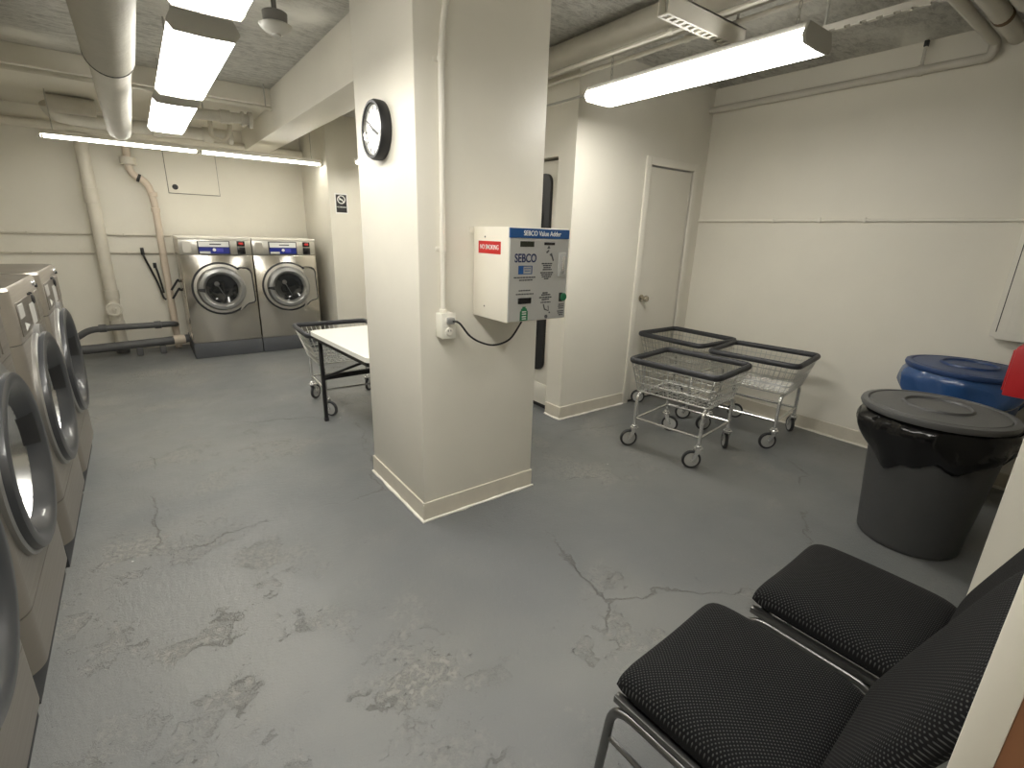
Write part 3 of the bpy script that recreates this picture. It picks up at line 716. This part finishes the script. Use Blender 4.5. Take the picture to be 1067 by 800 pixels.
# ------------------------------------------------------------------ lights
def wrap_light(label, x0, x1, y0, y1, z, lens, drop, chains):
    cx, cy = (x0+x1)/2, (y0+y1)/2; w = (x1-x0)/2; l = (y1-y0)/2
    t = thing('wraparound_light', label, 'ceiling light', (cx, cy, z), 0, 'wraparound ceiling lights')
    sec = [(-w*.80, .064), (-w, .036), (-w, .028), (-w*.84, .003), (0, 0), (w*.84, .003), (w, .028), (w, .036), (w*.80, .064)]
    MX = Matrix(((1, 0, 0, 0), (0, 0, 1, 0), (0, 1, 0, 0), (0, 0, 0, 1)))
    df = obj('diffuser', prism(nb(), [(-w*.84, .003), (0, 0), (w*.84, .003), (w*.84, .010), (-w*.84, .010)], -l+.012, l-.012, MX), lens, t, 'glowing diffuser')
    for q in (-1, 1):
        obj('diffuser_side', prism(nb(), [(q*w*.80, .064), (q*w, .036), (q*w, .028), (q*w*.842, .0032), (q*w*.80, .0105)], -l+.012, l-.012, MX), LENSS, df, 'paler ribbed side of diffuser')
    obj('housing', box(nb(), -w*.82, w*.82, -l, l, .060, .085, .004), FIXM, t)
    sec2 = [(a*1.03, b-.002 if b < .05 else b+.02) for a, b in sec]
    for s in (-1, 1):
        obj('end_cap', prism(nb(), sec2, s*l-.006, s*l+.006, Matrix(((1, 0, 0, 0), (0, 0, 1, 0), (0, 1, 0, 0), (0, 0, 0, 1)))), FIXM, t)
        bm = nb()
        if chains:
            zz = .085; k = 0
            while z+zz < CZ-.01:
                M = T((0, s*(l-.10), zz+.016)) @ Matrix.Rotation((k % 2)*PI/2, 4, 'Z')
                tube(bm, [M @ Vector((.007*math.cos(q*PI/4), 0, .019*math.sin(q*PI/4))) for q in range(8)], .002, 5, closed=True); zz += .031; k += 1
        else:
            tube(bm, [(0, s*(l-.12), .083), (0, s*(l-.12), CZ-z)], .006, 6); box(bm, -.02, .02, s*(l-.12)-.02, s*(l-.12)+.02, .083, .113, .003)
        obj('hanger', bm, FIXM, t)
    return t
wrap_light('lit wraparound light cut by the top edge at upper left', .205, .455, 1.05, 2.34, 2.18, LENS, 0, False)
wrap_light('added unseen lit wraparound light over the camera, continuing the left row', .205, .455, -.50, .79, 2.18, LENS, 0, False)  # added lamp out of view, brightens the near floor and pillar
wrap_light('middle lit wraparound light of the left row', .225, .475, 2.60, 3.86, 2.18, LENS, 0, False)
wrap_light('farthest small lit wraparound light of the left row', .220, .470, 4.12, 5.36, 2.18, LENS, 0, False)
wrap_light('lit wraparound light hanging on chains in right bay', 2.375, 2.625, 1.20, 2.50, 2.262, LENSR, 0, True)
def strip(label, loc, half, seams, m, rz=0.):
    t = thing('strip_light', label, 'ceiling light', loc, rz, 'bare-tube strip lights')
    obj('channel', box(nb(), -half, half, -.050, .050, .022, .060, .004), TRIMW, t)
    for s in ((-1, 1) if seams else (0,)):
        for y in (-.024, .024): obj('tube', tube(nb(), [(s*.03 if s else -half+.03, y, .018), (s*(half-.03) if s else half-.03, y, .018)], .0195, 14), m, t, 'lit fluorescent tube')
    for s in (-1, 1):
        obj('end_cap', box(nb(), s*half-.012, s*half+.012, -.044, .044, -.004, .052, .003), TRIMW, t)
        if seams: obj('lamp_holder', box(nb(), s*.015-.013, s*.015+.013, -.04, .04, 0, .03, .002), TRIMW, t)
        obj('hanger', tube(nb(), [(s*(half-.10), 0, .05), (s*(half-.10), 0, (2.56 if seams else CZ)-loc[2])], .004, 6), FIXM, t)
strip('long bare-tube strip light in front of stainless washers', (.666, 6.387, 2.165), 1.22, True, TUBEL)
strip('short strip light beyond the long beam, only its end showing beside the pillar', (2.115, 5.13, 2.15), .61, False, TUBEB, PI/2)
# heat detector
t = thing('heat_detector', 'round grey heat detector hanging from ceiling near the pillar', 'detector', (.645, 2.69, 2.27))
obj('dome', lathe(nb(), [(.0, .0), (.018, .0), (.02, .008), (.05, .018), (.068, .036), (.07, .042), (.052, .05)], 32), mat('detector_white', (.34, .33, .29), .4), t, 'pale dome')
obj('collar', lathe(nb(), [(.050, .046), (.052, .09), (.046, .094), (0, .094)], 28), SENSD, t, 'dark collar')
obj('stem', tube(nb(), [(0, 0, .09), (0, 0, CZ-2.27)], .011, 10), SENSD, t)

# ------------------------------------------------------------------ pipes, ceiling and back left
def pipe(name, label, pts, r, m, fr=.12, n=16, cat='pipe', group=None):
    o = obj(name, tube(nb(), fillet(pts, fr, 8) if len(pts) > 2 else pts, r, n), m); return tag(o, label, cat, group)
def collar(par, nm, p, d, r, L, m):
    d = Vector(d).normalized(); q = d.to_track_quat('Z', 'Y').to_matrix().to_4x4()
    return obj(nm, lathe(nb(), [(r*.8, -L/2), (r, -L/2+.004), (r, L/2-.004), (r*.8, L/2)], 24, T(p) @ q), m, par)
t = thing('insulated_pipe', 'thick insulated pipe running under ceiling at upper left', 'pipe', (.03, 0, 2.265))
obj('lagging', tube(nb(), [(0, 3.52, 0), (0, 6.10, 0), (0, 6.18, 0), (0, 6.23, 0), (0, 6.255, 0)], [.092, .092, .085, .065, .03], 28), LAG, t)
obj('sleeve', tube(nb(), [(0, -.89, .002), (0, 3.5, .002)], .108, 28), LAG_UNLIT, t, 'thicker sleeve, painted darker as unlit')
obj('joint_band', lathe(nb(), [(.092, -.008), (.1095, -.006), (.1095, .006), (.092, .008)], 28, T((0, 3.51, .001)) @ Matrix.Rotation(PI/2, 4, 'X')), SEAM, t)
obj('hanger', tube(nb(), [(0, 4.6, .09), (0, 4.6, CZ-2.265)], .006, 8), FIXM, t)
# drain header
hp = pipe('drain_header', 'large painted drain pipe bending across the upper left back', [(-.47, 6.62, 2.485), (-.44, 6.68, 2.40), (-.2, 6.72, 2.385), (1.02, 6.72, 2.40)], .062, PIPEC, .16)
obj('pipe_hub', tube(nb(), [(-.47, 6.55, 2.478), (-.12, 6.56, 2.478)], .075, 20), PIPEC, hp)
collar(hp, 'coupling', (.35, 6.72, 2.39), (1, 0, 0), .074, .09, PIPEC); collar(hp, 'coupling', (.80, 6.72, 2.395), (1, 0, 0), .076, .10, PIPEC); collar(hp, 'end_cap', (1.02, 6.72, 2.40), (1, 0, 0), .078, .05, PIPEC)
hp2 = pipe('elbow_pipe', 'short painted pipe with flanged elbow beside the long beam', [(.55, 5.95, 2.46), (.95, 5.95, 2.47), (1.10, 5.95, 2.47)], .048, PIPEC)
collar(hp2, 'coupling', (.88, 5.95, 2.468), (1, 0, 0), .062, .09, PIPEC); obj('rod', tube(nb(), [(.70, 5.95, 2.50), (.70, 5.95, 2.56)], .006, 8), FIXM, hp2); collar(hp2, 'flange', (1.10, 5.95, 2.47), (1, 0, 0), .074, .04, PIPEC); collar(hp2, 'flange', (1.03, 5.95, 2.47), (1, 0, 0), .066, .03, PIPEC)
pipe('curved_trap', 'small curved white pipe trap under ceiling near beam end', [(.80, 6.40, 2.55), (.80, 6.40, 2.33), (.93, 6.40, 2.31), (.98, 6.40, 2.42), (.98, 6.40, 2.55)], .022, PIPEW, .05)
pipe('sprinkler_pipe', 'thin painted pipe crossing the ceiling left of the long beam', [(-1.5, 5.45, 2.505), (1.20, 5.45, 2.505)], .018, PIPEW)
t = [o for o in C.objects if o.name == 'sprinkler_pipe'][0]
obj('rod', tube(nb(), [(1.15, 5.45, 2.50), (1.15, 5.45, CZ)], .006, 8), FIXM, t)
pipe('wall_top_pipe', 'long painted pipe high on back wall behind strip light', [(-1.5, 7.18, 2.37), (2.0-.11, 7.18, 2.37)], .042, PIPEW)
vp = pipe('drain_stack', 'thick beige vertical drain pipe on back wall with round cleanout', [(-.31, 7.17, 0), (-.31, 7.17, 2.31)], .06, PIPEW)
collar(vp, 'coupling', (-.31, 7.17, 1.72), (0, 0, 1), .067, .16, PIPEW); collar(vp, 'coupling', (-.31, 7.17, .67), (0, 0, 1), .069, .10, PIPEW); collar(vp, 'coupling', (-.31, 7.17, .33), (0, 0, 1), .069, .09, PIPEW)
obj('cleanout_cap', lathe(nb(), [(.06, .0), (.078, .05), (.078, .07), (.062, .074), (.056, .066), (.022, .066), (.018, .082), (0, .082)], 28, T((-.31, 7.13, .515)) @ AXNY), PIPEW, vp)
obj('base_sleeve', lathe(nb(), [(.066, .0), (.066, .13)], 24, T((-.31, 7.17, 0))), PIPEG, vp, 'grey painted base')
sp = pipe('peach_drain_pipe', 'thin peach vertical pipe with elbows left of stainless washers', [(.06, 7.19, 2.33), (.06, 7.19, 1.97), (.20, 7.19, 1.90), (.235, 7.19, 1.70), (.235, 7.19, .0)], .036, PIPEP, .09)
for z in (1.77, 1.60, .27): collar(sp, 'coupling', (.235, 7.19, z), (0, 0, 1), .043, .05, PIPEP)
collar(sp, 'hub', (.06, 7.19, 2.10), (0, 0, 1), .075, .08, PIPEW); collar(sp, 'elbow_band', (.13, 7.19, 1.932), (.14, 0, -.06), .043, .03, SEAM)
g1 = pipe('grey_upper_pipe', 'upper dark grey pipe bending along back wall near floor', [(-.80, 6.98, .16), (-.56, 6.98, .315), (-.40, 6.98, .325), (.21, 6.98, .325), (.235, 7.1, .30)], .034, PIPEG, .06)
for x in (-.44, .06): collar(g1, 'coupling', (x, 6.98, .325), (1, 0, 0), .043, .07, PIPEG)
g2 = pipe('grey_floor_pipe', 'lower dark grey pipe lying near floor along back wall', [(-1.0, 6.93, .10), (.10, 6.93, .135), (.335, 6.97, .14)], .048, PIPEG, .05)
for x in (-.75, -.15, .07): obj('support_foot', box(nb(), x-.03, x+.03, 6.88, 6.98, 0, .09, .006), PIPEG, g2)
collar(g2, 'pale_coupling', (.24, 6.955, .138), (1, .17, 0), .054, .12, PIPEP)
for i, (z, nm) in enumerate(((1.32, 'upper'), (1.122, 'lower'))):
    w = pipe('wall_conduit', nm + ' of two thin horizontal conduits on back wall', [(-1.54, 7.284, z), (.345, 7.284, z)], .011, PIPEW, n=8, group='thin conduits on the back wall')
    for x in (-.9, -.1): obj('clip', box(nb(), x-.008, x+.008, 7.27, 7.3, z-.016, z+.016, .002, 1), PIPEW, w)
h1 = pipe('supply_hose', 'long black supply hose drooping from wall tap to peach pipe', spline([(.04, 7.26, 1.13), (.055, 7.23, 1.06), (.13, 7.22, .80), (.165, 7.20, .62), (.185, 7.17, .59)]), .011, BLACK, .001, 8, 'hose')
obj('tap', box(nb(), .025, .06, 7.24, 7.3, 1.10, 1.18, .006), BLACK, h1)
h2 = pipe('short_supply_hose', 'short black hose hanging beside the peach pipe on back wall', spline([(.135, 7.26, .98), (.15, 7.24, .92), (.172, 7.245, .74), (.178, 7.245, .66)]), .011, BLACK, .001, 8, 'hose')
obj('tap', box(nb(), .12, .155, 7.24, 7.3, .95, 1.01, .006), BLACK, h2)
for z, nm in ((.83, 'upper'), (.73, 'lower')):
    pipe('bent_hose', nm + ' black bent hose stub between peach pipe and left stainless washer', [(.25, 7.05, z-.12), (.33, 7.05, z), (.345, 7.12, z-.03)], .012, BLACK, .02, 8, 'hose')
# access panel on the back wall
t = thing('access_panel', 'square painted access panel with round lock above stainless washers', 'panel', (.655, 7.296, 2.06))
obj('surround', box(nb(), -.262, .262, -.003, .004, -.262, .262), SEAM, t)
obj('panel', box(nb(), -.258, .258, -.010, .004, -.256, .262, .002, 1), WALL, t)
obj('lock', lathe(nb(), [(.03, 0), (.03, .004), (0, .005)], 18, T((-.19, -.010, -.19)) @ AXNY), BLACK, t)

# ------------------------------------------------------------------ pipes and supports, right bay
bp = pipe('ceiling_main_pipe', 'thick painted pipe under ceiling right of the pillar', [(2.50, -.89, 2.60), (2.50, 6.19, 2.60)], .088, PIPEC, n=24)
collar(bp, 'coupling', (2.50, 1.92, 2.60), (0, 1, 0), .094, .16, PIPEC)
for x, nm in ((2.42, 'left'), (2.565, 'right')):
    c = pipe('ceiling_conduit', nm + ' of two thin white conduits below the thick ceiling pipe', [(x, -.89, 2.495), (x, 6.19, 2.495)], .0125, TRIMW, n=8, group='thin conduits below the ceiling pipe')
    for y in (1.80, 1.92): collar(c, 'coupling', (x, y, 2.497), (0, 1, 0), .018, .035, TRIMW)
t = thing('strut_channel', 'white slotted steel strut carrying conduits under ceiling, right of the pillar', 'strut', (2.33, 1.66, 2.40))
bm = nb(); box(bm, -.31, .31, -.03, -.024, .0, .082); box(bm, -.31, .31, .024, .03, .0, .082); box(bm, -.31, .31, -.03, .03, .076, .082)
obj('channel', bm, TRIMW, t)
bm = nb(); box(bm, -.31, .31, -.024, -.017, 0, .005); box(bm, -.31, .31, .017, .024, 0, .005)
for i in range(14): box(bm, -.31+.045*i, -.31+.045*i+.018, -.018, .018, 0, .005)
obj('slotted_lip', bm, TRIMW, t)
for x in (-.285, .27): obj('rod', tube(nb(), [(x, 0, .0), (x, 0, .30)], .007, 8), FIXM, t)
obj('bracket', box(nb(), -.305, -.26, -.02, .02, .082, .13, .003), SEAM, t)
t = thing('slotted_rail', 'thin grey slotted rail hung from ceiling right of chained light', 'strut', (3.05, 1.0, 2.505))
bm = nb(); box(bm, -.012, .012, -1.2, .49, .009, .035); n = 24
for i in range(n): box(bm, -.012, .012, -1.2+.07*i, -1.2+.07*i+.042, 0, .0095)
obj('rail', bm, PIPEC, t)
for y in (.44, .46-.6): obj('rod', tube(nb(), [(0, y, .03), (0, y, CZ-2.505)], .006, 8), FIXM, t)
wp = pipe('right_wall_pipe', 'painted pipe along top of right wall turning onto ceiling', [(4.15, 2.785, 2.525), (4.15, .985, 2.525), (4.15, .985, 2.60), (2.6, .985, 2.60)], .026, PIPEC, .035, 12)
obj('hanger', tube(nb(), [(4.15, 1.32, 2.55), (4.15, 1.32, CZ)], .009, 8), PIPEC, wp)
obj('hanger_clamp', lathe(nb(), [(.031, -.012), (.031, .012)], 14, T((4.15, 1.32, 2.525)) @ Matrix.Rotation(PI/2, 4, 'X')), PIPEC, wp)
obj('rod_nut', box(nb(), 4.138, 4.162, 1.308, 1.332, 2.655, 2.69, .003), BLACK, wp)
p1 = pipe('cross_pipe', 'medium painted pipe under ceiling at top right corner', [(2.6, .90, 2.625), (4.19, .90, 2.615)], .042, PIPEC)
p2 = pipe('hub_drain_pipe', 'thick painted drain pipe with rusty hub at top right corner', [(2.6, .785, 2.645), (4.19, .785, 2.635)], .050, PIPEC, n=20)
collar(p2, 'hub', (3.60, .785, 2.639), (1, 0, 0), .060, .20, PIPEC); collar(p2, 'rust_band', (3.71, .785, 2.639), (1, 0, 0), .057, .025, mat('rust', (.12, .07, .035), .8))
collar(p1, 'rust_band', (3.80, .90, 2.618), (1, 0, 0), .0445, .05, mat('rust_dark', (.13, .08, .045), .8))
pipe('far_wall_conduit', 'thin horizontal conduit across the right wall', [(4.188, 2.785, 1.628), (4.188, -.8, 1.628)], .011, TRIMW, n=8)
cw = [o for o in C.objects if o.name == 'far_wall_conduit'][0]
for y in (2.1, 1.75, 1.45): obj('clip', box(nb(), 4.178, 4.2, y-.008, y+.008, 1.612, 1.646, .002, 1), TRIMW, cw)
pipe('light_feed_conduit', 'thin dark conduit feeding the chained light from beyond the pillar', [(2.46, 2.505, 2.325), (2.46, 6.19, 2.325)], .008, FIXM, n=8)
t = thing('fire_sprinkler', 'small dark sprinkler head on the right wall at right edge', 'sprinkler', (4.19, .70, 2.36))
obj('escutcheon', lathe(nb(), [(.03, -.01), (.03, .004), (.014, .012), (0, .012)], 20, AXNX), PIPEC, t)
obj('nozzle', tube(nb(), [(0, 0, 0), (-.05, 0, 0), (-.06, .03, .0)], .012, 8), BLACK, t)

# electrical panel on the right wall, alarm box on the stub
t = thing('breaker_box', 'white metal breaker box on right wall at right edge', 'breaker box', (4.199, .345, .95))
obj('cabinet', box(nb(), -.085, 0, -.29, .275, 0, 1.0, .004), TRIMW, t)
obj('seam', box(nb(), -.088, -.08, -.268, .252, .03, .97), SEAM, t)
pd = obj('panel_door', box(nb(), -.10, -.084, -.262, .246, -.012, .964, .004), TRIMW, t)
obj('inner_panel', box(nb(), -.104, -.098, -.22, .205, .03, .92, .003), TRIMW, pd)
t = thing('fire_alarm_box', 'red metal alarm box mounted on white wall end above barrels', 'alarm box', (2.02, .16, 1.036))
obj('housing', box(nb(), 0, .12, -.002, .078, 0, .148, .004), RED, t)
obj('back_plate', box(nb(), -.006, .126, -.004, .004, -.006, .154, .002), RED, t)
obj('front_cover', box(nb(), .012, .108, .077, .084, .012, .136, .002), RED, t)

# ------------------------------------------------------------------ camera, world, view
yaw, pitch, roll = math.radians(52.98163776), math.radians(16.9493523), math.radians(-1.82811657)
cy, sy, cp, spn = math.cos(yaw), math.sin(yaw), math.cos(pitch), math.sin(pitch)
f = Vector((cy*cp, sy*cp, -spn)); r = Vector((sy, -cy, 0)); d = f.cross(r)
c, s = math.cos(roll), math.sin(roll)
R_, D_ = c*r+s*d, -s*r+c*d
cam = bpy.data.cameras.new('camera'); co = bpy.data.objects.new('camera', cam); C.objects.link(co)
M = Matrix((R_, -D_, -f)).transposed().to_4x4(); M.translation = (0, 0, 1.45); co.matrix_world = M
cam.sensor_fit = 'HORIZONTAL'; cam.sensor_width = 36; cam.lens = 508.122/1067*36; cam.clip_start = .02
scene.camera = co
w = bpy.data.worlds.new('world'); scene.world = w; w.use_nodes = True
w.node_tree.nodes['Background'].inputs[0].default_value = (.9, .95, 1, 1); w.node_tree.nodes['Background'].inputs[1].default_value = .05
scene.view_settings.view_transform = 'Standard'; scene.view_settings.look = 'None'; scene.view_settings.gamma = 1
scene.view_settings.use_curve_mapping = False; scene.view_settings.exposure = 1.30
scene.cycles.use_denoising = True; scene.cycles.max_bounces = 8; scene.cycles.diffuse_bounces = 5
